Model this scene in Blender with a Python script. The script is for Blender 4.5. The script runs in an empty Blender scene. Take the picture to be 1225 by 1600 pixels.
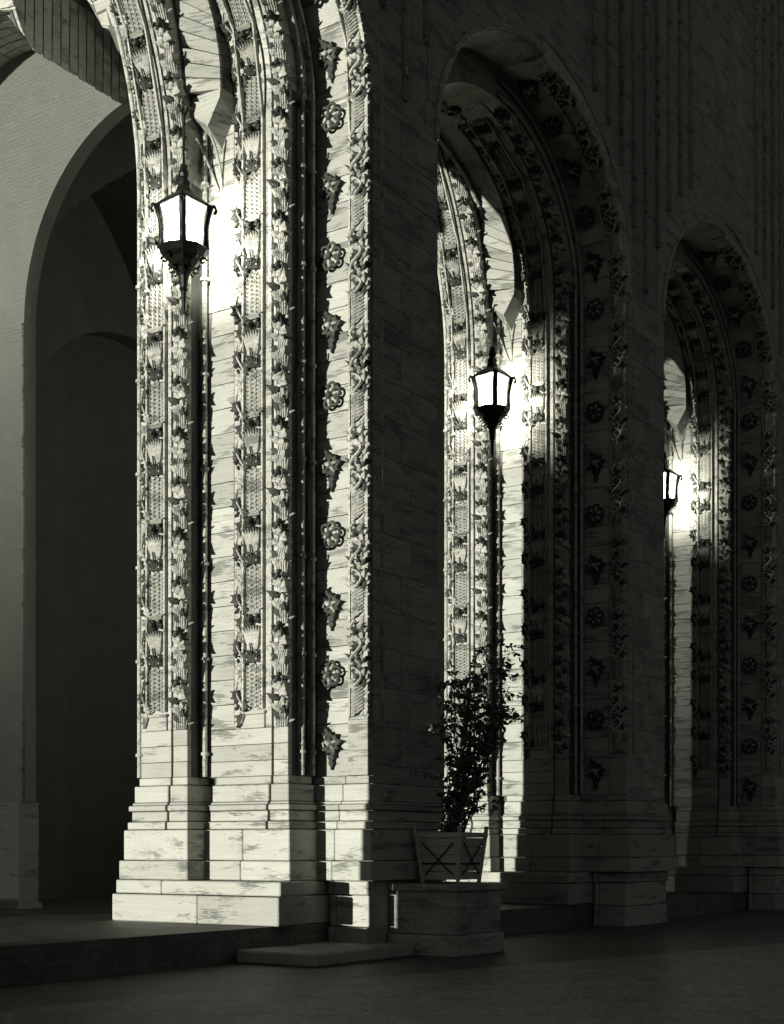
import bpy, math, random
import numpy as np
from mathutils import Vector, Matrix
random.seed(7)
S = bpy.context.scene
COL = S.collection
R = math.radians

# ---------------------------------------------------------------- camera
# world: +X runs along the arcade (away from the camera), +Y goes into the building, Z up
FPX, HOR, CX = 2220.0, 1325.0, 612.5
YAW = math.atan(1480.0 / 2220.0)
cam_d = bpy.data.cameras.new('camera')
cam = bpy.data.objects.new('camera', cam_d); COL.objects.link(cam)
cam.location = (0, 0, 1.7)
cam.rotation_euler = (R(90), 0, YAW - R(90))
cam_d.sensor_fit = 'VERTICAL'
cam_d.sensor_height = 36.0
cam_d.lens = FPX / 1600.0 * 36.0
cam_d.shift_y = (HOR - 800.0) / 1600.0
cam_d.clip_start = 0.1
cam_d.clip_end = 2000
S.camera = cam

# ---------------------------------------------------------------- night sky, key light
SUN_ELEV = R(1.2)
SUN_TAN = 0.24
sun_dir = Vector((-1.0, SUN_TAN, math.tan(SUN_ELEV))).normalized()     # towards the light
w = bpy.data.worlds.new('World'); S.world = w; w.use_nodes = True
nt = w.node_tree; nt.nodes.clear()
sky = nt.nodes.new('ShaderNodeTexSky'); sky.sky_type = 'NISHITA'; sky.sun_disc = False
sky.sun_elevation = SUN_ELEV
sky.sun_rotation = math.atan2(sun_dir.x, sun_dir.y)
bw = nt.nodes.new('ShaderNodeRGBToBW')
tint = nt.nodes.new('ShaderNodeMix'); tint.data_type = 'RGBA'; tint.blend_type = 'MULTIPLY'
tint.inputs[0].default_value = 1.0
tint.inputs[7].default_value = (0.97, 1.0, 0.97, 1)
bg = nt.nodes.new('ShaderNodeBackground'); bg.inputs[1].default_value = 0.050
wo = nt.nodes.new('ShaderNodeOutputWorld')
nt.links.new(sky.outputs[0], bw.inputs[0]); nt.links.new(bw.outputs[0], tint.inputs[6])
nt.links.new(tint.outputs[2], bg.inputs[0]); nt.links.new(bg.outputs[0], wo.inputs[0])

sl = bpy.data.lights.new('sun', 'SUN'); sl.energy = 3.0; sl.angle = R(0.5); sl.color = (1.0, 1.0, 0.90)
so = bpy.data.objects.new('sun', sl); COL.objects.link(so)
so.rotation_euler = (-sun_dir).to_track_quat('-Z', 'Y').to_euler()
so.location = sun_dir * 60

S.view_settings.view_transform = 'Standard'
S.view_settings.look = 'None'
S.view_settings.exposure = 0.95
S.view_settings.gamma = 1.0
try: S.view_settings.use_curve_mapping = False
except Exception: pass
S.cycles.max_bounces = 6
S.cycles.diffuse_bounces = 1

# ---------------------------------------------------------------- materials (a monochrome plate: every colour is a faint warm-green grey)
def grey(v, a=1.0): return (v * 1.0, v * 1.0, v * 0.885, a)

def stone_mat(name, lo, hi, pit=0.0, pit_scale=(6, 6, 34), rough=0.8, bump=0.3, grain=60, pit_lo=0.54, stain=0.35, blotch=1.3):
    m = bpy.data.materials.new(name); m.use_nodes = True
    n = m.node_tree; N = n.nodes; L = n.links
    b = N['Principled BSDF']; b.inputs['Roughness'].default_value = rough
    b.inputs['Specular IOR Level'].default_value = 0.25
    tc = N.new('ShaderNodeTexCoord')
    geo = N.new('ShaderNodeNewGeometry')
    oi = N.new('ShaderNodeObjectInfo')
    vm_ = N.new('ShaderNodeVectorMath'); vm_.operation = 'SCALE'; vm_.inputs[0].default_value = (7.3, 5.1, 3.7); L.new(oi.outputs['Random'], vm_.inputs['Scale'])
    va_ = N.new('ShaderNodeVectorMath'); va_.operation = 'ADD'; L.new(geo.outputs['Position'], va_.inputs[0]); L.new(vm_.outputs[0], va_.inputs[1])
    src = va_.outputs[0]
    n1 = N.new('ShaderNodeTexNoise'); n1.inputs['Scale'].default_value = grain; n1.inputs['Detail'].default_value = 5
    L.new(src, n1.inputs['Vector'])
    n2 = N.new('ShaderNodeTexNoise'); n2.inputs['Scale'].default_value = blotch; n2.inputs['Detail'].default_value = 6
    L.new(src, n2.inputs['Vector'])
    mp = N.new('ShaderNodeMapping'); mp.inputs['Scale'].default_value = (1.6, 1.6, 30); L.new(src, mp.inputs[0])
    n3 = N.new('ShaderNodeTexNoise'); n3.inputs['Scale'].default_value = 1.0; n3.inputs['Detail'].default_value = 4
    L.new(mp.outputs[0], n3.inputs['Vector'])
    a = N.new('ShaderNodeMath'); a.operation = 'MULTIPLY_ADD'; a.inputs[1].default_value = 0.45; L.new(n1.outputs[0], a.inputs[0])
    c = N.new('ShaderNodeMath'); c.operation = 'MULTIPLY'; c.inputs[1].default_value = stain; L.new(n2.outputs[0], c.inputs[0])
    L.new(c.outputs[0], a.inputs[2])
    d = N.new('ShaderNodeMath'); d.operation = 'MULTIPLY_ADD'; d.inputs[1].default_value = 0.35; L.new(n3.outputs[0], d.inputs[0]); L.new(a.outputs[0], d.inputs[2])
    cr = N.new('ShaderNodeValToRGB'); cr.color_ramp.elements[0].position = 0.38; cr.color_ramp.elements[1].position = 0.78
    cr.color_ramp.elements[0].color = grey(lo); cr.color_ramp.elements[1].color = grey(hi)
    L.new(d.outputs[0], cr.inputs[0])
    colour = cr.outputs[0]
    hsum = d.outputs[0]
    if pit > 0:
        mp2 = N.new('ShaderNodeMapping'); mp2.inputs['Scale'].default_value = pit_scale; L.new(src, mp2.inputs[0])
        n4 = N.new('ShaderNodeTexNoise'); n4.inputs['Scale'].default_value = 1.0; n4.inputs['Detail'].default_value = 5; n4.inputs['Roughness'].default_value = 0.65
        L.new(mp2.outputs[0], n4.inputs['Vector'])
        # pits gather in rows of clouds, as in travertine
        mp3 = N.new('ShaderNodeMapping'); mp3.inputs['Scale'].default_value = (1.3, 1.3, 5.5); L.new(src, mp3.inputs[0])
        n5 = N.new('ShaderNodeTexNoise'); n5.inputs['Scale'].default_value = 1.0; n5.inputs['Detail'].default_value = 2
        L.new(mp3.outputs[0], n5.inputs['Vector'])
        ad = N.new('ShaderNodeMath'); ad.operation = 'MULTIPLY_ADD'; ad.inputs[1].default_value = 0.55; L.new(n5.outputs[0], ad.inputs[0])
        hm = N.new('ShaderNodeMath'); hm.operation = 'MULTIPLY'; hm.inputs[1].default_value = 0.5; L.new(n4.outputs[0], hm.inputs[0])
        L.new(hm.outputs[0], ad.inputs[2])
        r2 = N.new('ShaderNodeValToRGB'); r2.color_ramp.elements[0].position = pit_lo + 0.02; r2.color_ramp.elements[1].position = pit_lo + 0.085
        r2.color_ramp.elements[0].color = (0, 0, 0, 1); r2.color_ramp.elements[1].color = (1, 1, 1, 1)
        L.new(ad.outputs[0], r2.inputs[0])
        pm = N.new('ShaderNodeMath'); pm.operation = 'MULTIPLY'; pm.inputs[1].default_value = pit; L.new(r2.outputs[0], pm.inputs[0])
        mx = N.new('ShaderNodeMix'); mx.data_type = 'RGBA'; mx.inputs[7].default_value = grey(lo * 0.28)
        L.new(pm.outputs[0], mx.inputs[0]); L.new(colour, mx.inputs[6]); colour = mx.outputs[2]
        sb = N.new('ShaderNodeMath'); sb.operation = 'MULTIPLY_ADD'; sb.inputs[1].default_value = -1.0
        L.new(pm.outputs[0], sb.inputs[0]); L.new(hsum, sb.inputs[2]); hsum = sb.outputs[0]
    tv = N.new('ShaderNodeMapRange'); tv.inputs[3].default_value = 0.80; tv.inputs[4].default_value = 1.10; L.new(oi.outputs['Random'], tv.inputs[0])
    ts = N.new('ShaderNodeVectorMath'); ts.operation = 'SCALE'; L.new(colour, ts.inputs[0]); L.new(tv.outputs[0], ts.inputs['Scale']); colour = ts.outputs[0]
    L.new(colour, b.inputs['Base Color'])
    bp = N.new('ShaderNodeBump'); bp.inputs['Strength'].default_value = bump; bp.inputs['Distance'].default_value = 0.03
    L.new(hsum, bp.inputs['Height']); L.new(bp.outputs[0], b.inputs['Normal'])
    return m

def flat_mat(name, v, rough=0.6, metal=0.0, emit=None, es=0.0):
    m = bpy.data.materials.new(name); m.use_nodes = True
    n = m.node_tree; b = n.nodes['Principled BSDF']
    b.inputs['Roughness'].default_value = rough; b.inputs['Metallic'].default_value = metal
    ns = n.nodes.new('ShaderNodeTexNoise'); ns.inputs['Scale'].default_value = 25; ns.inputs['Detail'].default_value = 4
    cr = n.nodes.new('ShaderNodeValToRGB'); cr.color_ramp.elements[0].color = grey(v * 0.6); cr.color_ramp.elements[1].color = grey(v * 1.4)
    cr.color_ramp.elements[0].position = 0.35; cr.color_ramp.elements[1].position = 0.65
    n.links.new(ns.outputs[0], cr.inputs[0]); n.links.new(cr.outputs[0], b.inputs['Base Color'])
    if emit:
        b.inputs['Emission Color'].default_value = emit; b.inputs['Emission Strength'].default_value = es
    return m

M_TRAV = stone_mat('travertine', 0.34, 0.50, pit=0.75, pit_scale=(7, 7, 75), bump=0.5, pit_lo=0.565)
M_SMOOTH = stone_mat('travertine_plain', 0.32, 0.52, pit=0.6, pit_scale=(3, 3, 48), bump=0.7, pit_lo=0.55)
M_CARVE = stone_mat('carved_stone', 0.26, 0.62, bump=0.6, grain=34, stain=0.35, blotch=9, pit=0.65, pit_scale=(26, 26, 26), pit_lo=0.545)
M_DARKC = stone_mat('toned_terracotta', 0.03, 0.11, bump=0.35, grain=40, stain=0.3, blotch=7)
M_PLAST = stone_mat('plaster', 0.32, 0.44, bump=0.12, grain=35, stain=0.35, blotch=2)
M_VAULT = stone_mat('vault_stone', 0.42, 0.62, pit=0.5, bump=0.4)
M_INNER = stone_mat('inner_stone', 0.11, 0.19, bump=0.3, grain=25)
M_FACADE = stone_mat('facade_stone', 0.20, 0.55, bump=0.6, grain=25, pit=0.4)
M_JOINT = flat_mat('joint_mortar', 0.09, 0.95)
M_STREET = stone_mat('street_paving', 0.035, 0.16, rough=0.6, bump=0.8, grain=9, stain=0.5, blotch=2.2)
M_FLOOR = stone_mat('loggia_paving', 0.05, 0.11, rough=0.5, bump=0.3, grain=16)
M_IRON = flat_mat('wrought_iron', 0.02, 0.45, 0.7)
M_WOOD = flat_mat('planter_wood', 0.42, 0.8)
M_STRAP = flat_mat('planter_strap', 0.015, 0.7)
M_LEAF = flat_mat('leaf', 0.09, 0.4)
M_STEM = flat_mat('stem', 0.04, 0.8)
M_SOIL = flat_mat('soil', 0.02, 0.95)
M_GLASS = flat_mat('lit_glass', 0.8, 0.3, 0, (1.0, 1.0, 0.88, 1), 14.0)

n_ = M_GLASS.node_tree; bs = n_.nodes['Principled BSDF']
tr = n_.nodes.new('ShaderNodeBsdfTransparent'); mxs = n_.nodes.new('ShaderNodeMixShader'); mxs.inputs[0].default_value = 0.5
nz = n_.nodes.new('ShaderNodeTexNoise'); nz.inputs['Scale'].default_value = 5; rr_ = n_.nodes.new('ShaderNodeMapRange')
rr_.inputs[3].default_value = 0.62; rr_.inputs[4].default_value = 0.95
n_.links.new(nz.outputs[0], rr_.inputs[0]); n_.links.new(rr_.outputs[0], bs.inputs['Emission Strength'])
n_.links.new(bs.outputs[0], mxs.inputs[1]); n_.links.new(tr.outputs[0], mxs.inputs[2])
n_.links.new(mxs.outputs[0], n_.nodes['Material Output'].inputs['Surface'])

# ---------------------------------------------------------------- object helpers
def mesh(name, verts, faces, mats, smooth=False, fm=None):
    me = bpy.data.meshes.new(name)
    me.from_pydata([tuple(v) for v in verts], [], faces)
    for m in (mats if isinstance(mats, (list, tuple)) else [mats]): me.materials.append(m)
    if fm is not None: me.polygons.foreach_set('material_index', fm)
    if smooth: me.polygons.foreach_set('use_smooth', [True] * len(faces))
    me.update()
    return me
def link(name, me, parent=None):
    o = bpy.data.objects.new(name, me); COL.objects.link(o)
    if parent: o.parent = parent
    return o
def thing(name, label, cat, loc=(0, 0, 0), group=None, me=None):
    o = bpy.data.objects.new(name, me); COL.objects.link(o); o.location = loc
    o['label'] = label; o['category'] = cat
    if group: o['group'] = group
    return o
def copy_tree(o, parent=None):
    c = o.copy(); COL.objects.link(c); c.parent = parent
    for ch in list(o.children): copy_tree(ch, c)
    return c

class MB:
    def __init__(s): s.v = []; s.f = []; s.m = []; s.mi = 0
    def add(s, vs, fs):
        b = len(s.v); s.v += [tuple(p) for p in vs]
        s.f += [tuple(i + b for i in f) for f in fs]; s.m += [s.mi] * len(fs)
    def box(s, x0, x1, y0, y1, z0, z1):
        s.hexa([(x0, y0, z0), (x1, y0, z0), (x1, y1, z0), (x0, y1, z0), (x0, y0, z1), (x1, y0, z1), (x1, y1, z1), (x0, y1, z1)])
    def hexa(s, p):
        s.add(p, [(0, 3, 2, 1), (4, 5, 6, 7), (0, 1, 5, 4), (1, 2, 6, 5), (2, 3, 7, 6), (3, 0, 4, 7)])
    def bbox(s, x0, x1, y0, y1, z0, z1, c=0.012):
        """box with chamfered edges"""
        vs = []; X = (x0, x1); Y = (y0, y1); Z = (z0, z1)
        idx = {}
        for i in (0, 1):
            for j in (0, 1):
                for k in (0, 1):
                    sx, sy, sz = (1 - 2 * i) * c, (1 - 2 * j) * c, (1 - 2 * k) * c
                    idx[(i, j, k, 0)] = len(vs); vs.append((X[i], Y[j] + sy, Z[k] + sz))
                    idx[(i, j, k, 1)] = len(vs); vs.append((X[i] + sx, Y[j], Z[k] + sz))
                    idx[(i, j, k, 2)] = len(vs); vs.append((X[i] + sx, Y[j] + sy, Z[k]))
        fs = []
        for i in (0, 1):
            q = [idx[(i, 0, 0, 0)], idx[(i, 1, 0, 0)], idx[(i, 1, 1, 0)], idx[(i, 0, 1, 0)]]; fs.append(tuple(q if i else q[::-1]))
            q = [idx[(0, i, 0, 1)], idx[(1, i, 0, 1)], idx[(1, i, 1, 1)], idx[(0, i, 1, 1)]]; fs.append(tuple(q[::-1] if i else q))
            q = [idx[(0, 0, i, 2)], idx[(1, 0, i, 2)], idx[(1, 1, i, 2)], idx[(0, 1, i, 2)]]; fs.append(tuple(q if i else q[::-1]))
        for i in (0, 1):
            for j in (0, 1):
                fs.append((idx[(i, j, 0, 0)], idx[(i, j, 0, 1)], idx[(i, j, 1, 1)], idx[(i, j, 1, 0)]))
                fs.append((idx[(i, 0, j, 0)], idx[(i, 0, j, 2)], idx[(i, 1, j, 2)], idx[(i, 1, j, 0)]))
                fs.append((idx[(0, i, j, 1)], idx[(0, i, j, 2)], idx[(1, i, j, 2)], idx[(1, i, j, 1)]))
                for k in (0, 1):
                    fs.append((idx[(i, j, k, 0)], idx[(i, j, k, 1)], idx[(i, j, k, 2)]))
        s.add(vs, fs)
    def tube(s, pts, r, n=6, r2=None, cap=True):
        pts = [Vector(p) for p in pts]; vs = []; m = len(pts)
        ref = Vector((0.13, 0.27, 0.95))
        for i, p in enumerate(pts):
            t = (pts[min(i + 1, m - 1)] - pts[max(i - 1, 0)]).normalized()
            a = t.cross(ref)
            if a.length < 1e-3: a = t.cross(Vector((1, 0, 0)))
            a.normalize(); b = t.cross(a)
            rr = r if r2 is None else r + (r2 - r) * i / max(1, m - 1)
            for k in range(n):
                an = 2 * math.pi * k / n
                vs.append(p + a * (rr * math.cos(an)) + b * (rr * math.sin(an)))
        fs = [(i * n + k, i * n + (k + 1) % n, (i + 1) * n + (k + 1) % n, (i + 1) * n + k) for i in range(m - 1) for k in range(n)]
        if cap: fs += [tuple(range(n))[::-1], tuple((m - 1) * n + k for k in range(n))]
        s.add(vs, fs)
    def ball(s, c, r, nu=6, nv=4, sz=1.0):
        vs = [(c[0], c[1], c[2] - r * sz)]
        for j in range(1, nv):
            ph = -math.pi / 2 + math.pi * j / nv
            for i in range(nu):
                th = 2 * math.pi * i / nu
                vs.append((c[0] + r * math.cos(ph) * math.cos(th), c[1] + r * math.cos(ph) * math.sin(th), c[2] + r * sz * math.sin(ph)))
        vs.append((c[0], c[1], c[2] + r * sz)); e = len(vs) - 1
        fs = [(0, 1 + (i + 1) % nu, 1 + i) for i in range(nu)]
        for j in range(nv - 2):
            for i in range(nu):
                a = 1 + j * nu + i; b = 1 + j * nu + (i + 1) % nu
                fs.append((a, b, b + nu, a + nu))
        o = 1 + (nv - 2) * nu
        fs += [(o + i, o + (i + 1) % nu, e) for i in range(nu)]
        s.add(vs, fs)
    def ring(s, cx, cy, cz, ra, rb, t, n=9, k=4):
        vs = []; fs = []
        for i in range(n):
            a = 2 * math.pi * i / n; ca, sa = math.cos(a), math.sin(a)
            for j in range(k):
                b = 2 * math.pi * j / k
                vs.append((cx + (ra + t * math.cos(b)) * ca, cy + (rb + t * math.cos(b)) * sa, cz + t * math.sin(b)))
        for i in range(n):
            for j in range(k):
                fs.append((i * k + j, ((i + 1) % n) * k + j, ((i + 1) % n) * k + (j + 1) % k, i * k + (j + 1) % k))
        s.add(vs, fs)
    def leaf(s, x, y, ang, L, W, h=0.05, ridge=0.025, curl=0.05, base=0.0, lobes=3, rows=6, bend=0.0):
        """carved leaf: raised blade with a midrib, lobed edge, walls down to the ground"""
        vs = []; c, sn = math.cos(ang), math.sin(ang)
        for i in range(rows + 1):
            t = i / rows
            wd = W * 0.5 * (math.sin(math.pi * min(1, 0.12 + 0.88 * t) ** 0.8) + 0.06) * (1 + 0.30 * math.cos(2 * math.pi * lobes * t))
            zt = base + h * (0.5 + 0.5 * math.sin(math.pi * min(1, t * 1.1))) + curl * t * t
            a = bend * t
            lx, ly = L * t, L * a * t
            for k, (o, z) in enumerate(((-1.05, base * 0.5), (-1, zt), (0, zt + ridge * (1 - t * 0.5)), (1, zt), (1.05, base * 0.5))):
                px, py = lx, ly + o * wd
                vs.append((x + px * c - py * sn, y + px * sn + py * c, z))
        fs = [(i * 5 + k, (i + 1) * 5 + k, (i + 1) * 5 + k + 1, i * 5 + k + 1) for i in range(rows) for k in range(4)]
        fs.append((rows * 5, rows * 5 + 4, rows * 5 + 3, rows * 5 + 2, rows * 5 + 1))
        s.add(vs, fs)
    def mesh(s, name, mats, smooth=False): return mesh(name, s.v, s.f, mats, smooth, s.m)

# ================================================================ LARGE STRUCTURE
# plan dimensions read off the photograph (metres)
UA = 17.28                     # front plane of the inner order of the first pier
UB = UA + 0.43                 # plain strip and second order
UC = UA + 1.19                 # outer order with the rosettes
PC = UC + 1.02                 # centre line of the first pier
LB = 9.72                      # bay length
UE = 2 * PC - UC               # far side of the outer order
VA1, VA0 = 16.52, 15.50        # inner order from inside to its outer corner
def v_at(x, u):
    r = (x - CX) / FPX; c, sn = math.cos(YAW), math.sin(YAW)
    # X = u*sn - v*c ; Y = u*c + v*sn
    return u * (sn - r * c) / (c + r * sn)
VB1 = v_at(366, UB)            # second order starts
VB0 = v_at(450, UB)
VC1 = VB0 - 0.003
VG = v_at(546, UC)             # groove between rosette strip and leaf band
VC0 = v_at(577, UC)            # outer wall face
ZTOP = 30.0
CROWN = PC - LB / 2

class Path:
    """jamb rising at u0 and turning into an arch towards -u"""
    def __init__(s, u0, zs, rad, k=1.0):
        s.u0, s.zs, s.r, s.k = u0, zs, rad, k
        s.tmax = math.acos(max(-1, 1 - (u0 - CROWN) / rad))
        s.len = zs + rad * s.tmax
    def at(s, l):
        if l <= s.zs: return s.u0, l, 0.0
        t = (l - s.zs) / s.r
        return s.u0 - s.r + s.r * math.cos(t), s.zs + s.k * s.r * math.sin(t), math.atan2(math.sin(t) / s.k, math.cos(t))
    def pt(s, x, l, d, v):
        u, z, t = s.at(l)
        return (u - d * math.cos(t), v - x, z - d * math.sin(t))
PA = Path(UA, 12.5, 6.5)
PB = Path(UB, 13.7, UB - CROWN, 0.88)
PCc = Path(UC, 13.7, UC - CROWN, 0.85)

def rel(o_list, off): pass

PIER_GROUP = 'compound piers of the arcade'
ARCH_GROUP = 'carved arches of the arcade'

# --- strip: solid order piece between v0 and v1 along a path, thickness back to +u / up
def strip_piece(P, v0, v1, l0, l1, back=0.5, n=1, c=0.0, d=0.0):
    mb = MB()
    for i in range(n):
        a = l0 + (l1 - l0) * i / n; b = l0 + (l1 - l0) * (i + 1) / n
        p = []
        for l, sg in ((a, 1), (b, -1)):
            f0 = P.pt(0, l, d, v0); f1 = P.pt(0, l, d, v1); b0 = P.pt(0, l, -back, v0); b1 = P.pt(0, l, -back, v1)
            p.append((f0, b0, b1, f1))
        mb.hexa([p[0][0], p[0][1], p[0][2], p[0][3], p[1][0], p[1][1], p[1][2], p[1][3]])
    return mb

def stones(parent, name, P, v0, v1, l0, l1, size, mat, back=0.25, gap=0.012, d=0.0):
    n = max(1, round((l1 - l0) / size)); e = (l1 - l0) / n
    rnd = random.Random(int(v0 * 1000) + int(l0 * 10))
    for i in range(n):
        a, b = l0 + e * i + gap / 2, l0 + e * (i + 1) - gap / 2
        k = 3 if a > P.zs - 0.3 else 1
        me = strip_piece(P, v0 + 0.0, v1 - 0.0, a, b, back, k, d=d + rnd.uniform(-0.004, 0.006)).mesh(name, mat)
        link(name, me, parent)

# --------------------------------------------------------------- carved units, local frame x = towards the street, y = up, z = out
def U_vine(w=0.27, L=1.6, seed=1):
    mb = MB(); r = random.Random(seed)
    pts = [(w * 0.24 * math.sin(2 * math.pi * t / 16.0), L * t / 32.0 * 1.0, 0.035) for t in range(33)]
    mb.mi = 0; mb.tube(pts, 0.016, 5)
    for k in range(8):
        y = L * (k + 0.5) / 8; sd = 1 if k % 2 else -1
        x = w * 0.20 * math.sin(2 * math.pi * y / L * 2)
        mb.mi = 0 if r.random() < 0.45 else 1
        for a in (-0.9, -0.25, 0.45, 1.15):
            ang = math.pi / 2 - sd * (math.pi / 2 - a * 0.9) + (0 if sd > 0 else 0)
            mb.leaf(x, y, ang + r.uniform(-.2, .2), w * r.uniform(0.34, 0.52), w * 0.24, 0.04, 0.015, r.uniform(0.01, 0.06), rows=4, lobes=2)
        if k % 4 == 1:
            mb.mi = 1
            for j in range(9):
                mb.ball((x - sd * w * 0.22 + r.uniform(-.03, .03), y + r.uniform(-.06, .06), 0.05 + r.uniform(0, .02)), 0.021, 5, 3)
    mb.mi = 0
    return mb
def U_panel(w=0.40, L=1.6, seed=2):
    mb = MB(); r = random.Random(seed); h = w / 2
    # raised fillets each side
    mb.mi = 0
    mb.box(-h - 0.012, -h + 0.018, 0, L, 0, 0.05); mb.box(h - 0.018, h + 0.012, 0, L, 0, 0.05)
    # guilloche in three chains, lower half
    y0, y1 = 0.0, 0.72
    for c in (-1, 0, 1):
        for k in range(10):
            y = y0 + 0.05 + (y1 - y0 - 0.05) * k / 10 + (0.034 if c == 0 else 0)
            mb.ring(c * w * 0.25, y, 0.03, 0.036, 0.043, 0.014, 8, 3)
            mb.mi = 1; mb.ball((c * w * 0.25, y, 0.02), 0.012, 4, 3); mb.mi = 0
    # volutes
    for sd in (-1, 1):
        for yy in (0.80, 0.90):
            mb.mi = 1; mb.ring(sd * w * 0.24, yy, 0.045, 0.042, 0.042, 0.016, 9, 4); mb.mi = 0
            mb.ball((sd * w * 0.24, yy, 0.05), 0.022)
    mb.mi = 1
    for k in range(5): mb.leaf(0, 0.76, math.pi / 2 + (k - 2) * 0.5, 0.17, 0.06, 0.05, 0.02, 0.05, rows=4)
    # lily cup flaring upward
    mb.mi = 0
    for k in range(7):
        a = (k - 3) / 3.0
        mb.leaf(a * 0.03, 0.92, math.pi / 2 - a * 0.36, 0.42, 0.055, 0.05 - 0.01 * abs(a), 0.02, 0.06, rows=5, lobes=0)
    mb.mi = 1; mb.tube([(0, 0.8, 0.06), (0, 1.05, 0.09)], 0.012, 5)
    # dark flower cluster on top
    for k in range(11):
        a = r.uniform(0, 6.28); q = r.uniform(0.0, 0.11)
        mb.mi = 1 if r.random() < 0.75 else 0
        mb.leaf(q * math.cos(a), 1.42 + q * math.sin(a) * 0.9, a, 0.085, 0.06, 0.07, 0.02, 0.04, rows=3, lobes=1)
    mb.mi = 1; mb.ball((0, 1.42, 0.10), 0.045)
    for k in range(3): mb.leaf((k - 1) * 0.1, 1.30, -math.pi / 2 + (k - 1) * 0.5, 0.1, 0.05, 0.05, 0.02, 0.02, rows=3)
    mb.mi = 0
    for k in range(5): mb.box(-h * 0.7 + 0.0, h * 0.7, 1.52 + k * 0.016, 1.528 + k * 0.016, 0, 0.05)
    return mb
def U_leaf(w=0.26, L=1.6, seed=3):
    """large corner foliage, leans out past the corner"""
    mb = MB(); r = random.Random(seed)
    for q in range(2):
        yb = q * L / 2
        # ribbed bundle
        mb.mi = 0
        for k in range(5):
            x = -w * 0.36 + k * w * 0.17
            mb.tube([(x, yb + 0.00, 0.03), (x + 0.02, yb + 0.2, 0.06), (x + 0.06, yb + 0.40, 0.05)], 0.017, 5)
        # curled leaves
        for k in range(8):
            mb.mi = 1 if r.random() < 0.4 else 0
            y = yb + 0.10 + 0.08 * k; sd = 1 if k % 2 else -1
            mb.leaf(r.uniform(-.05, .05), y, math.pi / 2 - sd * r.uniform(0.35, 1.1), r.uniform(0.14, 0.24), r.uniform(0.07, .11), 0.07, 0.03, r.uniform(0.03, 0.12), rows=5)
        # hanging fin leaf that sticks out into the shade
        mb.mi = 0
        mb.leaf(w * -0.1, yb + 0.62, -0.62, 0.27, 0.15, 0.08, 0.03, 0.08, lobes=2)
        mb.leaf(w * -0.15, yb + 0.70, -0.95, 0.20, 0.10, 0.10, 0.03, 0.06, lobes=2)
        mb.mi = 1
        mb.ball((w * 0.1, yb + 0.74, 0.13), 0.05); mb.ball((-w * 0.25, yb + 0.70, 0.08), 0.04)
        for k in range(5):
            a = k * 1.256; mb.leaf(w * -0.15 + 0.05 * math.cos(a), yb + 0.73 + 0.05 * math.sin(a), a, 0.08, 0.05, 0.10, 0.02, 0.03, rows=3)
        # side sprigs over the corner (local +x past the edge, lit edges in the dark)
        mb.mi = 0
        for k in range(6):
            y = yb + r.uniform(0.02, 0.78)
            mb.leaf(w * r.uniform(0.1, 0.32), y, r.choice((-1, 1)) * r.uniform(0.2, 1.3), r.uniform(0.06, 0.17), r.uniform(0.03, 0.08), 0.03, 0.02, r.uniform(-0.04, 0.06), base=r.uniform(-0.05, 0.0), rows=4)
    return mb
def U_band(w=0.36, L=1.55, seed=5):
    """foliage garland of the outer order: twisted ribs, leaves and fruit"""
    mb = MB(); r = random.Random(seed); h = w / 2
    mb.mi = 0
    mb.box(-h, -h + 0.03, 0, L, 0, 0.06)
    for k in range(9):
        y = 0.02 + 0.055 * k
        mb.tube([(-h + 0.05, y, 0.03), (-0.02, y + 0.05, 0.10), (h - 0.08, y + 0.13, 0.05)], 0.019, 5)
    # flowing ribbon
    pts = [(0.10 * math.sin(t * 0.55), 0.5 + t * 0.045, 0.10 + 0.03 * math.cos(t * 0.55)) for t in range(24)]
    mb.tube(pts, 0.024, 6)
    for k in range(34):
        mb.mi = 1 if r.random() < 0.35 else 0
        y = 0.45 + 1.05 * k / 34; sd = 1 if k % 2 else -1
        mb.leaf(r.uniform(-.06, .06), y, math.pi / 2 - sd * r.uniform(0.3, 1.3), r.uniform(0.12, 0.24), r.uniform(0.05, .10), 0.06, 0.03, r.uniform(0.0, 0.1), rows=5)
    for k in range(4):
        mb.mi = 1; c = (r.uniform(-.08, .08), 0.6 + 0.25 * k)
        for j in range(5):
            a = j * 1.256; mb.ball((c[0] + 0.035 * math.cos(a), c[1] + 0.035 * math.sin(a), 0.09), 0.026, 6, 4)
        mb.mi = 0; mb.ball((c[0], c[1], 0.11), 0.03)
    mb.mi = 0
    for k in range(9):
        mb.leaf(h * 0.75, L * (k + 0.3) / 9, r.uniform(-1.0, 1.1), r.uniform(0.07, 0.14), 0.05, 0.02, 0.02, 0.05, base=0.0, rows=4)
    return mb
def U_rose():
    mb = MB()
    for k in range(6):
        a = k * math.pi / 3 + 0.25
        cx, cy = 0.135 * math.cos(a), 0.135 * math.sin(a)
        mb.mi = 1; mb.ring(cx, cy, 0.10, 0.072, 0.072, 0.026, 11, 5)
        mb.mi = 0; mb.ball((cx, cy, 0.06), 0.036)
        mb.mi = 1; mb.leaf(0, 0, a + 0.52, 0.20, 0.08, 0.06, 0.02, 0.05, rows=4)
        mb.mi = 0; mb.leaf(0.02 * math.cos(a), 0.02 * math.sin(a), a, 0.13, 0.05, 0.11, 0.02, 0.03, rows=3)
    mb.mi = 1; mb.ball((0, 0, 0.13), 0.058, 8, 5)
    return mb
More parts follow.
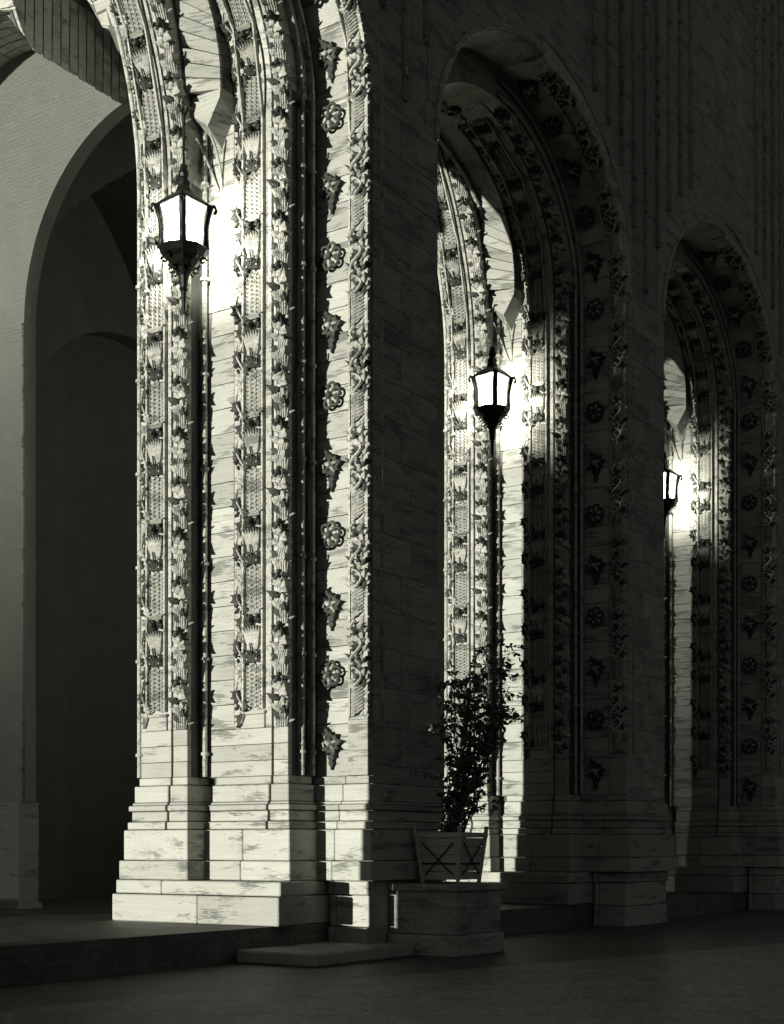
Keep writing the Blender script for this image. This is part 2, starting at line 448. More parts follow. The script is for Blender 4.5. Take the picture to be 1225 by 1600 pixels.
def U_star():
    mb = MB(); r = random.Random(9)
    mb.mi = 1
    for k in range(9):
        a = math.pi / 2 + k * 2 * math.pi / 9
        mb.leaf(0, 0, a, 0.24 if k % 2 else 0.20, 0.10, 0.06, 0.03, 0.08, rows=5, lobes=3)
    for k in range(5):
        a = 0.3 + k * 1.256
        mb.mi = k % 2; mb.leaf(0, 0, a, 0.13, 0.07, 0.12, 0.02, 0.03, rows=4)
    mb.mi = 1
    mb.leaf(0, -0.12, -math.pi / 2, 0.30, 0.10, 0.07, 0.03, 0.03); mb.leaf(-0.03, 0.08, 2.0, 0.22, 0.08, 0.07, 0.03, 0.06)
    mb.mi = 0; mb.ball((0, 0, 0.14), 0.05, 7, 4)
    for k in range(6): mb.ball((r.uniform(-.12, .12), r.uniform(-.14, .14), 0.12), 0.022, 5, 3)
    return mb

UNIT_CACHE = {}
def place_units(parent, arch_parent, name, key, unit, P, v, l0, period, scale=1.0, lmax=None, offset=0.0):
    """repeat a carved unit up the jamb and round the arch"""
    l = l0; k = 0; lmax = lmax or P.len - 0.05
    while l + period * 0.3 < lmax:
        if l + period <= P.zs + 0.02:
            if key not in UNIT_CACHE:
                vs = [(-z, -x, y) for (x, y, z) in unit.v]          # frame for a vertical jamb
                UNIT_CACHE[key] = mesh(name, vs, unit.f, [M_CARVE, M_DARKC], False, unit.m)
            o = link(name, UNIT_CACHE[key], parent)
            o.location = (P.u0, v, l)
        else:
            vs = [P.pt(x, l + y, z, v) for (x, y, z) in unit.v]
            link(name, mesh(name, vs, unit.f, [M_CARVE, M_DARKC], False, unit.m), arch_parent)
        l += period; k += 1

# ================================================================ PIER + ARCH of one bay, built once then copied
pier = thing('carved_pier', 'nearest carved pier, floodlit from top to foot, with a hanging lantern in its corner', 'pier', (0, 0, 0), PIER_GROUP)
arch = thing('carved_arch', 'nearest carved arch, its lit underside curving out of the top of the picture', 'arch', (0, 0, 0), ARCH_GROUP)

def part_box(parent, name, mat, x0, x1, y0, y1, z0, z1, c=0.01):
    mb = MB(); mb.bbox(x0, x1, y0, y1, z0, z1, c)
    return link(name, mb.mesh(name, mat), parent)

ZP = 3.62      # top of the plain dado under the carving
GA = v_at(269, UA)     # slit in the inner order
GB = v_at(426, UB)     # slit in the second order
SL = 0.045
# cores (behind the faces)
XE_A, XE_B = UA + 3.2, UA + 3.4
part_box(pier, 'core', M_JOINT, UA + 0.08, XE_A, VA0 + 0.02, VA1 - 0.0, 0.5, PA.zs)
part_box(pier, 'core', M_JOINT, UB + 0.08, XE_B, VB0 + 0.02, VA0 + 0.01, 0.5, PA.zs + 1.0)
part_box(pier, 'core', M_FACADE, UC + 0.09, UE - 0.005, VC0 + 0.004, VB0 + 0.015, 1.15, PCc.zs)
# outer face of pier towards the street: courses of stone
z = 1.16; k = 0
rnd = random.Random(4)
while z < PCc.zs - 0.05:
    h = 0.62
    z1 = min(z + h, PCc.zs)
    split = UC + (0.9 if k % 2 else 1.2)
    for a, b in ((UC + 0.0925, split), (split, UE)):
        part_box(pier, 'stone', M_FACADE, a + 0.006, b - 0.006, VC0 - 0.002 - rnd.uniform(0, 0.006), VC0 + 0.003, z + 0.006, z1 - 0.006, 0.001)
    z = z1; k += 1
# inner order: panel part and corner part with a slit between
def jamb(v0, v1, u, z0, z1, mat=M_CARVE): return part_box(pier, 'jamb_block', mat, u, u + 0.1, v0, v1, z0, z1, 0.006)
def jamb_courses(v0, v1, u, zs, mat=M_TRAV):
    for a, b in zip(zs[:-1], zs[1:]): part_box(pier, 'stone', mat, u + rnd.uniform(-0.003, 0.003), u + 0.1, v0, v1, a + 0.004, b - 0.004, 0.006)
DADO = [2.85, 3.10, 3.36, ZP]
jamb_courses(GA + SL / 2, VA1, UA, DADO); jamb_courses(VA0, GA - SL / 2, UA, DADO)
jamb(GA + SL / 2, VA1, UA, ZP, PA.zs); jamb(VA0, GA - SL / 2, UA, ZP, PA.zs)
jamb_courses(GB + SL / 2, VA0 - 0.04, UB, DADO); jamb_courses(VB0, GB - SL / 2, UB, DADO)
jamb(GB + SL / 2, VB1, UB, ZP, PB.zs); jamb(VB0, GB - SL / 2, UB, ZP, PB.zs)
# plain strip with the lantern, stone by stone
stones(pier, 'stone', PB, VB1 + 0.004, VA0 - 0.04, ZP, 13.66, 0.40, M_SMOOTH, 0.1)
# outer order
stones(pier, 'stone', PCc, VG + 0.012, VB0 - 0.0, 2.85, PCc.zs, 0.42, M_SMOOTH, 0.1)
jamb(VC0, VG - 0.03, UC - 0.05, 3.74, PCc.zs)
part_box(pier, 'stone', M_SMOOTH, UC - 0.06, UC + 0.1, VC0 - 0.01, VG - 0.012, 2.855, 3.735, 0.008)
part_box(pier, 'corbel_core', M_JOINT, UC + 0.03, UC + 0.09, VC0 + 0.01, VG + 0.05, 2.9, PCc.zs)
# foot pieces of pilaster panels
for (vv, uu) in (((GA + VA1) / 2 - 0.02, UA), ((GB + VB1) / 2 - 0.02, UB)):
    part_box(pier, 'pilaster_foot', M_TRAV, uu - 0.035, uu + 0.01, vv - 0.23, vv + 0.23, ZP, ZP + 0.22, 0.008)
    part_box(pier, 'pilaster_foot', M_TRAV, uu - 0.06, uu + 0.01, vv - 0.25, vv + 0.25, ZP + 0.223, ZP + 0.27, 0.008)

# stepped bases
BASE = [(2.85, 2.72, 0.02), (2.715, 2.44, 0.075), (2.44, 2.395, 0.10), (2.395, 2.30, 0.145), (2.295, 2.13, 0.105), (2.125, 2.00, 0.155),
        (1.995, 1.50, 0.20), (1.495, 1.185, 0.255)]
for i, (z1, z0, o) in enumerate(BASE):
    m = M_TRAV
    slit = z0 > 1.9
    gap = 0.004
    # inner order base
    if slit:
        part_box(pier, 'base_block', m, UA - o, UA + 0.6, GA + SL / 2, VA1 + o, z0 + gap, z1 - gap, 0.012)
        part_box(pier, 'base_block', m, UA - o, UA + 0.6, VA0 - o * 0.9, GA - SL / 2, z0 + gap, z1 - gap, 0.012)
        part_box(pier, 'base_block', m, UB - o, UB + 0.6, GB + SL / 2, VA0 - 0.27 + 0.0 + o * 0.6, z0 + gap, z1 - gap, 0.012)
        part_box(pier, 'base_block', m, UB - o, UB + 0.6, VB0 - o * 0.9, GB - SL / 2, z0 + gap, z1 - gap, 0.012)
    else:
        part_box(pier, 'base_block', m, UA - o, UA + 0.6, VA0 - o * 0.9, VA1 + o, z0 + gap, z1 - gap, 0.014)
        s = (VB0 + VA0) / 2 - 0.1
        part_box(pier, 'base_block', m, UB - o, UB + 0.6, s + 0.005, VA0 - 0.27 + o * 0.6, z0 + gap, z1 - gap, 0.014)
        part_box(pier, 'base_block', m, UB - o, UB + 0.6, VB0 - o * 0.9, s - 0.005, z0 + gap, z1 - gap, 0.014)
    s = VG + 0.04 + 0.12 * (i / 8)
    part_box(pier, 'base_block', m, UC - o - 0.03, UC + 0.6, s + 0.004, VB0 + 0.2, z0 + gap, z1 - gap, 0.012)
    part_box(pier, 'base_block', m, UC - o - 0.03, UE + o, VC0 - o * 0.9, s - 0.004, z0 + gap, z1 - gap, 0.012)
PL = [(1.18, 0.96, 0.29), (0.95, 0.505, 0.335)]
for z1, z0, o in PL:
    sp = VA0 - 0.5 if z1 < 1 else VA0 + 0.3
    part_box(pier, 'plinth_block', M_TRAV, UA - o, UA + 0.35, sp + 0.004, VA1 + o, z0 + 0.003, z1 - 0.003, 0.016)
    part_box(pier, 'plinth_block', M_TRAV, UA - o, UA + 0.35, VB0 - 0.41, sp - 0.004, z0 + 0.003, z1 - 0.003, 0.016)
    part_box(pier, 'plinth_block', M_TRAV, UA + 0.352, UA + 1.6, VB0 - 0.25, VA1 + o - 0.01, z0 + 0.003, z1 - 0.003, 0.01)
part_box(pier, 'plinth_block', M_TRAV, UA - 0.40, UA - 0.2, VA0 + 0.15, VA1 + 0.40, 0.475, 0.502, 0.006)
# lower courses of the outer order, down to the step
for z1, z0, o, r_ in ((1.178, 0.96, 0.12, 0.06), (0.955, 0.45, 0.06, 0.03), (0.445, 0.0, 0.12, 0.03)):
    s = VG + 0.22
    part_box(pier, 'plinth_block', M_TRAV, UC - o, UE + o, VC0 - r_, s - 0.006, z0 + 0.003, z1 - 0.003, 0.014)
    part_box(pier, 'plinth_block', M_TRAV, UC - o, UE + o, s + 0.006, VB0 - 0.31, z0 + 0.003, z1 - 0.003, 0.014)

# colonnettes in the re-entrant corners
def colonnette(u, v, r, P, z0=2.86):
    pts = [(u, v, z0), (u, v, P.zs)]
    mb = MB(); mb.tube(pts, r, 10)
    for zz in np.arange(z0 + 0.35, P.zs, 1.55):
        mb.tube([(u, v, zz), (u, v, zz + 0.05)], r * 1.7, 10)
    link('colonnette', mb.mesh('colonnette', M_CARVE, False), pier)
    mb = MB(); n = 14; du = u - P.u0
    P2 = P
    mb.tube([P2.pt(0, P2.zs + (P2.len - P2.zs) * i / n, -du, v) for i in range(n + 1)], r, 10)
    link('arch_roll', mb.mesh('arch_roll', M_CARVE, False), arch)
colonnette(UB - 0.09, VA0 - 0.075, 0.045, PB)
colonnette(UB + 0.02, VA0 - 0.015, 0.03, PB)
colonnette(UC - 0.46, VB0 - 0.055, 0.035, PCc)
colonnette(UC - 0.20, VB0 - 0.07, 0.035, PCc)
colonnette(UA + 0.0, VA1 + 0.03, 0.04, PA)

# carving
vine, panel, leafu, band = U_vine(), U_panel(), U_leaf(), U_band()
vine2 = U_vine(0.34, 1.55, 11)
for un_, kz in ((vine, 1.5), (vine2, 1.5), (leafu, 1.3), (band, 1.25), (panel, 1.35)): un_.v = [(x, y, z * kz) for x, y, z in un_.v]
place_units(pier, arch, 'vine_carving', 'vineA', vine, PA, VA1 - 0.14, ZP + 0.05, 1.6)
place_units(pier, arch, 'panel_carving', 'panA', panel, PA, (GA + VA1) / 2 - 0.03, ZP + 0.30, 1.57)
place_units(pier, arch, 'corner_foliage', 'leafA', leafu, PA, VA0 + 0.10, ZP + 0.0, 1.62)
place_units(pier, arch, 'vine_carving', 'vineB', vine2, PB, VB1 - 0.17, ZP + 0.05, 1.55)
place_units(pier, arch, 'panel_carving', 'panA', panel, PB, (GB + VB1) / 2 - 0.03, ZP + 0.30, 1.57)
place_units(pier, arch, 'corner_foliage', 'leafA', leafu, PB, VB0 + 0.10, ZP + 0.0, 1.62)
place_units(pier, arch, 'garland_carving', 'band', band, PCc, (VC0 + VG) / 2 - 0.02, 3.76, 1.55)
rose_v = v_at(521, UC)
ros, star = U_rose(), U_star()
RM = {}
l = 3.37; k = 0
while l < PCc.len - 0.3:
    un = star if k % 2 == 0 else ros
    nm = 'palmette_boss' if k % 2 == 0 else 'rosette'
    if nm not in RM: RM[nm] = mesh(nm, [(x, y, z) for x, y, z in un.v], un.f, [M_CARVE, M_DARKC], False, un.m)
    u, zz, t = PCc.at(l)
    o = link(nm, RM[nm], pier if l < PCc.zs else arch)
    X = Vector((0, -1, 0)); Y = Vector((-math.sin(t), 0, math.cos(t))); Z = X.cross(Y)
    m = Matrix((X, Y, Z)).transposed().to_4x4(); m.translation = Vector((u, rose_v, zz)); o.matrix_basis = m
    l += 1.115; k += 1

# ---- arch solids
def arch_order(P, v0, v1, back, name, mat, size=None, d=0.0):
    if size: stones(arch, name, P, v0, v1, P.zs, P.len, size, mat, back, 0.012, d)
    else: link(name, strip_piece(P, v0, v1, P.zs, P.len, back, 20, d=d).mesh(name, mat), arch)
arch_order(PA, GA + SL / 2, VA1, 0.5, 'arch_ring', M_CARVE)
arch_order(PA, VA0, GA - SL / 2, 0.5, 'arch_ring', M_CARVE)
arch_order(PA, GA - SL, GA + SL, 0.3, 'arch_core', M_JOINT, d=-0.12)
arch_order(PB, GB + SL / 2, VB1, 0.7, 'arch_ring', M_CARVE)
arch_order(PB, VB0, GB - SL / 2, 0.7, 'arch_ring', M_CARVE)
arch_order(PB, GB - SL, GB + SL, 0.5, 'arch_core', M_JOINT, d=-0.12)
arch_order(PCc, VG + 0.012, VB0, 0.4, 'voussoir', M_SMOOTH, 0.42)
arch_order(PCc, VC0, VG - 0.03, 0.4, 'arch_ring', M_CARVE, d=0.05)
arch_order(PCc, VC0 + 0.01, VB0 - 0.01, 0.4, 'arch_core', M_JOINT, d=-0.03)
# web between the inner and second order: lofted voussoirs
def webpt(l, f, d):                        # f=0 at inner order side, 1 at second order side
    a = PA.at(l); ua, za, ta = a; ua += 0.40 * math.cos(ta); za += 0.40 * math.sin(ta)
    ub, zb, tb = PB.at(l); ub -= 0.02 * math.cos(tb)
    t = ta + (tb - ta) * f; d = d + 0.32 - 0.24 * min(1, max(0, (l - 13.9) / 2.2))
    u = ua + (ub - ua) * f - d * math.cos(t); z = za + (zb - za) * f - d * math.sin(t)
    v = VA0 - 0.05 + (VB1 - VA0 + 0.055) * f
    return (u, v, z)
l = 13.86; e = 0.23
while l < PB.zs + 4.2:
    mb = MB(); g = 0.008
    a0, a1 = l + g, l + e - g
    p = [webpt(a0, 0, 0), webpt(a0, 0, -0.3), webpt(a0, 1, -0.3), webpt(a0, 1, 0), webpt(a1, 0, 0), webpt(a1, 0, -0.3), webpt(a1, 1, -0.3), webpt(a1, 1, 0)]
    mb.hexa(p); link('web_stone', mb.mesh('web_stone', M_SMOOTH), arch); l += e
mb = MB(); l = 13.9
while l < PB.zs + 4.2:
    a0, a1 = l, l + 0.3
    mb.hexa([webpt(a0, 0, -0.06), webpt(a0, 0, -0.4), webpt(a0, 1, -0.4), webpt(a0, 1, -0.06), webpt(a1, 0, -0.06), webpt(a1, 0, -0.4), webpt(a1, 1, -0.4), webpt(a1, 1, -0.06)]); l += 0.3
link('web_core', mb.mesh('web_core', M_JOINT), arch)
# pointed corbel at the foot of the web, from which the lantern hangs
vm = (VA0 + VB1) / 2 - 0.06; D0 = 0.36
mb = MB()
fr = [(UB - D0 + .02, VA0 - 0.02, 13.86), (UB - D0, VA0 - 0.02, 13.58), (UB - D0, vm, 13.30), (UB - D0, VB1 + 0.0, 13.70), (UB - D0 + .02, VB1 + 0.0, 13.86)]
bk = [(UB + 0.05, VA0 - 0.02, 13.86), (UB + 0.05, VA0 - 0.02, 13.40), (UB + 0.05, vm, 13.04), (UB + 0.05, VB1 + 0.0, 13.50), (UB + 0.05, VB1, 13.86)]
mb.add(fr + bk, [(0, 1, 2, 3, 4), (1, 6, 7, 2), (2, 7, 8, 3), (3, 8, 9, 4), (0, 5, 6, 1), (0, 4, 9, 5)])
link('corbel', mb.mesh('corbel', M_SMOOTH), pier)
# little ribs under the corbel
for f, sg in ((0.15, 0), (0.62, 0)):
    vv = VA0 + (VB1 - VA0) * f
    pts = [(UB - 0.02, VA0 + (VB1 - VA0) * (f + (0.5 - f) * 0.5 * q), 12.2 + 1.2 * q - 0.0) if False else
           (UB - 0.015 - 0.30 * (q / 8) ** 2.5, vv + (vm - vv) * 0.9 * (1 - q / 8) ** 1.6, 12.35 + 0.85 * q / 8) for q in range(9)]
    mb = MB(); mb.tube(pts, 0.02, 7); link('rib', mb.mesh('rib', M_SMOOTH, True), pier)

def mass(P, v0, v1, mirror=None):
    mb = MB(); n = 20
    for i in range(n):
        q = []
        for l in (P.zs + (P.len - P.zs) * i / n, P.zs + (P.len - P.zs) * (i + 1) / n):
            u, z, t = P.at(l); u += 0.12 * math.cos(t); z += 0.12 * math.sin(t); q.append((u, z))
        (ua, za), (ub, zb_) = q
        if mirror is not None: ua, ub = mirror - ua, mirror - ub
        mb.hexa([(ua, v0, za), (ub, v0, zb_), (ub, v1, zb_), (ua, v1, za), (ua, v0, 20.5), (ub, v0, 20.5), (ub, v1, 20.5), (ua, v1, 20.5)])
    return mb
for P, v0, v1 in ((PA, VA0 + 0.01, VA1 - 0.01), (PB, VB0 + 0.011, VA0 - 0.012), (PCc, VC0 + 0.2, VB0 - 0.011)):
    link('masonry', mass(P, v0, v1).mesh('masonry', M_FACADE), arch)
part_box(pier, 'masonry', M_FACADE, UB + 0.6, 2 * PC - UB - 0.6, VB0 + 0.3, 16.03, 14.6, 20.5)
part_box(pier, 'masonry', M_FACADE, UC + 0.4, 2 * PC - UC - 0.4, VC0 + 0.21, VB0 + 0.29, 14.6, 20.5)

# spandrel wall on the street side for one bay (both halves of the arch opening)
def facade_bay(halves, u_mid):
    mb = MB(); n = 22
    r = PCc.r + 0.30
    for sg in halves:
        for i in range(n):
            t0, t1 = math.pi / 2 * i / n, math.pi / 2 * (i + 1) / n
            q = []
            for t in (t0, t1):
                u = u_mid + sg * r * math.cos(t); z = PCc.zs + (PCc.r * PCc.k + 0.30) * math.sin(t)
                q.append((u, z))
            # up to the top
            for (ua, za), (ub, zb) in ((q[0], q[1]),):
                VF = VC0 + 0.008; p = [(ua, VF, za), (ub, VF, zb), (ub, VF, ZTOP), (ua, VF, ZTOP)]
                p2 = [(x, VC0 + 0.9, z_) for x, _, z_ in p]
                mb.add(p + p2, [(0, 1, 2, 3) if sg < 0 else (3, 2, 1, 0), (7, 6, 5, 4) if sg < 0 else (4, 5, 6, 7), (0, 4, 5, 1), (3, 2, 6, 7)])
    # pier top
    return mb
fac = thing('facade_wall', 'dark unlit street wall above the arches, ribbed with thin upright mouldings', 'wall', (0, 0, 0))
for b in range(0, 4):
    um = CROWN + LB * b
    link('spandrel', facade_bay((1,) if b == 0 else (-1, 1), um).mesh('spandrel', M_FACADE), fac)
r_ = PCc.r + 0.30
for b in range(0, 4):
    um = CROWN + LB * b
    part_box(fac, 'pier_head', M_FACADE, um + r_ + 0.0, um + LB - r_ + 0.0 if LB - 2 * r_ > 0.3 else um + r_ + 1.2, VC0 + 0.012, VC0 + 0.9, PCc.zs + 0.005, ZTOP)
    # upright mouldings above the pier heads
    for k in range(9):
        uu = PC + LB * b - 2.6 + 0.65 * k
        dz = abs(uu - (PC + LB * b))
        # start above the arch curve
        x = LB / 2 - dz; zz = PCc.zs + (0.87 * math.sqrt(max(0, (r_ + 0.3) ** 2 - x * x)) if x < r_ + 0.3 else 0) + 0.25
        mb = MB(); mb.tube([(uu, VC0 - 0.01, zz), (uu, VC0 - 0.01, ZTOP)], 0.06, 8)
        link('upright_moulding', mb.mesh('upright_moulding', M_CARVE, True), fac)
# masses above the inner orders (close the arcade upwards)
link('backing_wall', (lambda mb: (mb.box(CROWN, CROWN + LB * 3.6, VC0 + 0.9, VC0 + 1.0, 19.0, ZTOP), mb)[1])(MB()).mesh('backing_wall', M_FACADE), fac)

# near halves of arches for bays 2.. (mirror of the half arch, plain)
def mirror_half(b):
    t = thing('arch_haunch', '%s' % ('plain far haunch of the arch behind the nearest pier' if b == 0 else 'plain far haunch of the arch behind the second pier' if b == 1 else 'plain far haunch of the arch behind the farthest pier'), 'arch', (0, 0, 0))
    for P, v0, v1, back, d in ((PA, VA0, 16.05, 0.5, 0), (PB, VB0, VB1, 0.7, 0), (PCc, VC0, VB0, 0.4, 0)):
        mb = strip_piece(P, v0, v1, P.zs, P.len, back, 18, d=d)
        c = PC + LB * b
        vs = [(2 * PC - x + LB * b, y, z) for x, y, z in mb.v]
        link('arch_ring', mesh('arch_ring', vs, [f[::-1] for f in mb.f], M_CARVE if P is PCc else M_FACADE), t)
    for P, v0, v1 in ((PA, VA0 + 0.01, 16.04), (PB, VB0 + 0.011, VA0 - 0.012), (PCc, VC0 + 0.2, VB0 - 0.011)):
        link('masonry', mass(P, v0, v1, 2 * PC + LB * b).mesh('masonry', M_FACADE), t)
    # street-edge roll on the outer order
    mb = MB(); pts = [PCc.pt(0, PCc.zs + (PCc.len - PCc.zs) * i / 16, -0.06, VC0 - 0.02) for i in range(17)]
    mb.tube([(2 * PC - x + LB * b, y, z) for x, y, z in pts], 0.05, 8)
    link('arch_roll', mb.mesh('arch_roll', M_CARVE, True), t)
for b in range(3): mirror_half(b)
for off in (-0.34,):
    mb = MB(); mb.tube([PCc.pt(0, l, off, VC0 + 0.0) for l in [3.74, 8.0] + [PCc.zs + (PCc.len - PCc.zs) * i / 16 for i in range(17)]], 0.035, 8)
    link('arch_roll', mb.mesh('arch_roll', M_CARVE, True), arch)

# copies for bays 2 and 3
PIERS = [pier]; ARCHES = [arch]
for b, (lp, la) in enumerate((('second carved pier, lit down its inner strip, with the potted shrub before it', 'second carved arch, half in shade behind the second lantern'),
                              ('farthest carved pier at the right edge, dim except round its lantern', 'farthest carved arch, small and dim at the right edge')), 1):
    for src, lst, lab in ((pier, PIERS, lp), (arch, ARCHES, la)):
        c = copy_tree(src); c.location.x += LB * b; c['label'] = lab; lst.append(c)

# ================================================================ transverse walls, vault, inner wall
WU = UA + 1.92            # face of the transverse wall of bay 1
OC, OR, OS = 18.20, 3.28, 12.0
VI = 25.2                 # inner wall
def trans_wall(b):
    labels = ['pale plastered cross wall with a tall dark round arch, left of the nearest pier', 'second cross wall in the dark behind the nearest pier', 'farthest cross wall deep in the dark']
    t = thing('cross_wall', labels[b], 'wall', (LB * b, 0, 0), 'cross walls of the loggia')
    mb = MB(); n = 48; vs0 = [16.4, 16.9, 17.4, 17.898] + [17.9 + (OC + OR - 17.9) * math.sin(math.pi / 2 * i / n) for i in range(n + 1)]
    for a, c in zip(vs0[:-1], vs0[1:]):
        if abs(c - 17.9) < 1e-6: continue
        def h(v): return 17.4 if v < 17.9 else OS + 1.1 * math.sqrt(max(0, OR * OR - (v - OC) ** 2))  # opening heightened behind the pier, unseen, so sunlight passes
        p = [(WU, a, h(a)), (WU, c, h(c)), (WU, c, 19.2), (WU, a, 19.2)]
        q = [(WU + 0.3, y, z) for _, y, z in p]
        mb.add(p + q, [(3, 2, 1, 0), (4, 5, 6, 7), (0, 1, 5, 4)])
    mb.box(WU, WU + 0.3, OC + OR, VI, 2.6, 19.2)
    link('wall', mb.mesh('wall', M_PLAST), t)
    mb = MB(); pts = [(WU - 0.01, OC + OR + 0.02, 2.6), (WU - 0.01, OC + OR + 0.02, OS)]
    mb.tube(pts, 0.035, 8); link('edge_roll', mb.mesh('edge_roll', M_SMOOTH, True), t)
    mb = MB(); mb.bbox(WU - 0.12, WU + 0.4, OC + OR + 0.02, VI, 0.62, 2.6, 0.01); link('dado', mb.mesh('dado', M_VAULT), t)
    mb = MB(); mb.bbox(WU - 0.18, WU + 0.45, OC + OR - 0.03, VI, 0.5, 0.62, 0.01); link('plinth', mb.mesh('plinth', M_SMOOTH), t)
for b in range(3): trans_wall(b)

BV, BH = (VA1 + VI) / 2 - 0.1, 17.7
def vz(u, v, b=0):
    uc = CROWN + LB * b
    x = abs(u - uc); hs = UA - CROWN
    c0 = UA - 6.5 - CROWN            # centre of the inner arch relative to the crown
    z1 = 12.5 + math.sqrt(max(0, 6.5 ** 2 - (min(x, hs) - c0) ** 2)) if x <= hs else 0
    y = abs(v - 20.75)
    z2 = 12.5 + 5.2 * math.sqrt(max(0, 1 - (y / 4.5) ** 2)) if y < 4.5 else 0
    if v > 18.5: z2 = max(15.3, 14.2 + math.sqrt(max(0, 3.1 ** 2 - (v - 21.5) ** 2)) if v < 24.5 else 14.2)
    z = max(z1, z2, 12.5)
    if not b and u > 18.3 and v < 18.45: z = 17.75     # hidden vault raised to let sun into the second bay
    if b and u < uc and v < 18.2: z = 17.75          # unseen near half lifted out of the sun's path
    return z
vault = thing('stone_vault', 'groined vault of rough coursed stone over the loggia, upper left corner', 'vault', (0, 0, 0))
# bay 1 : only from the crown to the wall; separate stones
us = np.linspace(CROWN - 0.3, WU, 25); 
rows_v = np.concatenate([np.linspace(VA1, 18.48, 6), np.linspace(18.52, VI, 17)])
def vnorm(u, v, b=0):
    e = 0.02
    return Vector((-(vz(u + e, v, b) - vz(u - e, v, b)) / (2 * e), -(vz(u, v + e, b) - vz(u, v - e, b)) / (2 * e), 1)).normalized()
for i in range(len(us) - 1):
    for j in range(len(rows_v) - 1):
        u0, u1 = us[i] + 0.012, us[i + 1] - 0.012
        sh = 0.0 if i % 2 else 0.12
        v0, v1 = rows_v[j] + 0.012, rows_v[j + 1] - 0.012
        bot = [(u0, v0, vz(u0, v0)), (u1, v0, vz(u1, v0)), (u1, v1, vz(u1, v1)), (u0, v1, vz(u0, v1))]
        # only what the photograph can show
        if v1 < VA1 or max(p[2] for p in bot) - min(p[2] for p in bot) > 3.5: continue
        uc = (u0 + u1) / 2; vc = (v0 + v1) / 2
        c_, s_ = math.cos(YAW), math.sin(YAW); X = uc * s_ - vc * c_; Y = uc * c_ + vc * s_
        px = CX + FPX * X / Y; py = HOR - FPX * (vz(uc, vc) - 1.7) / Y
        if px < -150 or px > 420 or py < -250: continue
        d = random.uniform(-0.01, 0.01)
        mb = MB(); mb.hexa([(x, y, z + d) for x, y, z in bot] + [(x, y, z + 0.25) for x, y, z in bot])
        link('vault_stone', mb.mesh('vault_stone', M_VAULT), vault)
def vault_shell(b, ua, ub, lift):
    mb = MB(); nu, nv = 40, 40
    U = np.linspace(ua, ub, nu + 1); V = np.linspace(VA1 - 0.05, VI, nv + 1)
    vs = [(u, v, vz(u, v, b) + lift) for u in U for v in V] + [(u, v, vz(u, v, b) + lift + 0.4) for u in U for v in V]
    N_ = (nu + 1) * (nv + 1); fs = []
    for i in range(nu):
        for j in range(nv):
            a = i * (nv + 1) + j
            fs.append((a, a + 1, a + nv + 2, a + nv + 1)); fs.append((a + N_, a + nv + 1 + N_, a + nv + 2 + N_, a + 1 + N_))
    mb.add(vs, fs)
    return mb
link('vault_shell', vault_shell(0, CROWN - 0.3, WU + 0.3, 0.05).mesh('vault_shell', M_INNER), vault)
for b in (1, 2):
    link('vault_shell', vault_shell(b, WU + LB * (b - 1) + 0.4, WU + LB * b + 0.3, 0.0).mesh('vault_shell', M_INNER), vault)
link('roof_slab', (lambda mb: (mb.box(CROWN - 0.3, CROWN + LB * 3.6, VC0 + 0.0, VI + 0.6, ZTOP, ZTOP + 0.4), mb)[1])(MB()).mesh('roof_slab', M_FACADE), vault)

# inner wall with blind arches
inner = thing('inner_wall', 'dark back wall of the loggia with tall blind arches, seen through the left archway', 'wall', (0, 0, 0))
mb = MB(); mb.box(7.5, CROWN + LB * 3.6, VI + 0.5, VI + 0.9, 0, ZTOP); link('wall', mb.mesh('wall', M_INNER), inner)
for b in range(0, 4):
    um = CROWN + 1.65 + LB * b; n = 20; r = 3.4; zs = 11.1
    mb = MB()
    for i in range(n):
        t0, t1 = math.pi * i / n, math.pi * (i + 1) / n
        p = [(um - r * math.cos(t), VI, zs + r * math.sin(t)) for t in (t0, t1)]
        q = [p[0], p[1], (p[1][0], VI, ZTOP), (p[0][0], VI, ZTOP)]
        mb.add(q + [(x, VI + 0.5, z) for x, _, z in q], [(0, 1, 2, 3), (0, 4, 5, 1)])
    mb.box(um - LB / 2, um - r, VI, VI + 0.5, 0.5, ZTOP); mb.box(um + r, um + LB / 2, VI, VI + 0.5, 0.5, ZTOP)
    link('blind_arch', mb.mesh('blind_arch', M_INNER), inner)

# unseen slatted screen, added to keep full sun off the cross wall
VE = 21.6
baffle = thing('sun_screen', 'added slatted sun screen, unseen beyond the left edge, dimming the cross wall', 'wall', (0, 0, 0))
mb = MB(); mb.box(7.2, 7.4, VE, VE + 0.05, 0, ZTOP); mb.box(7.0, 7.6, VI, VI + 0.9, 0, ZTOP); mb.box(7.0, 7.6, VE + 0.052, VI, 0, 0.9); mb.box(7.0, 7.6, VE + 0.052, VI, 20, ZTOP)
link('wall', mb.mesh('wall', M_PLAST), baffle)
mb = MB(); zz = 0.9; pp = 0.08                     # added slats, gaps widening upward to pass thinned sunlight
while zz < 20:
    op = 0.05 + 0.37 * min(1, max(0, (zz - 2) / 11)) ** 1.9
    mb.box(7.25, 7.33, VE + 0.052, VI - 0.002, zz, zz + pp * (1 - op)); zz += pp
lo_ = link('screen_slat', mb.mesh('screen_slat', M_PLAST), baffle); lo_['kind'] = 'stuff'

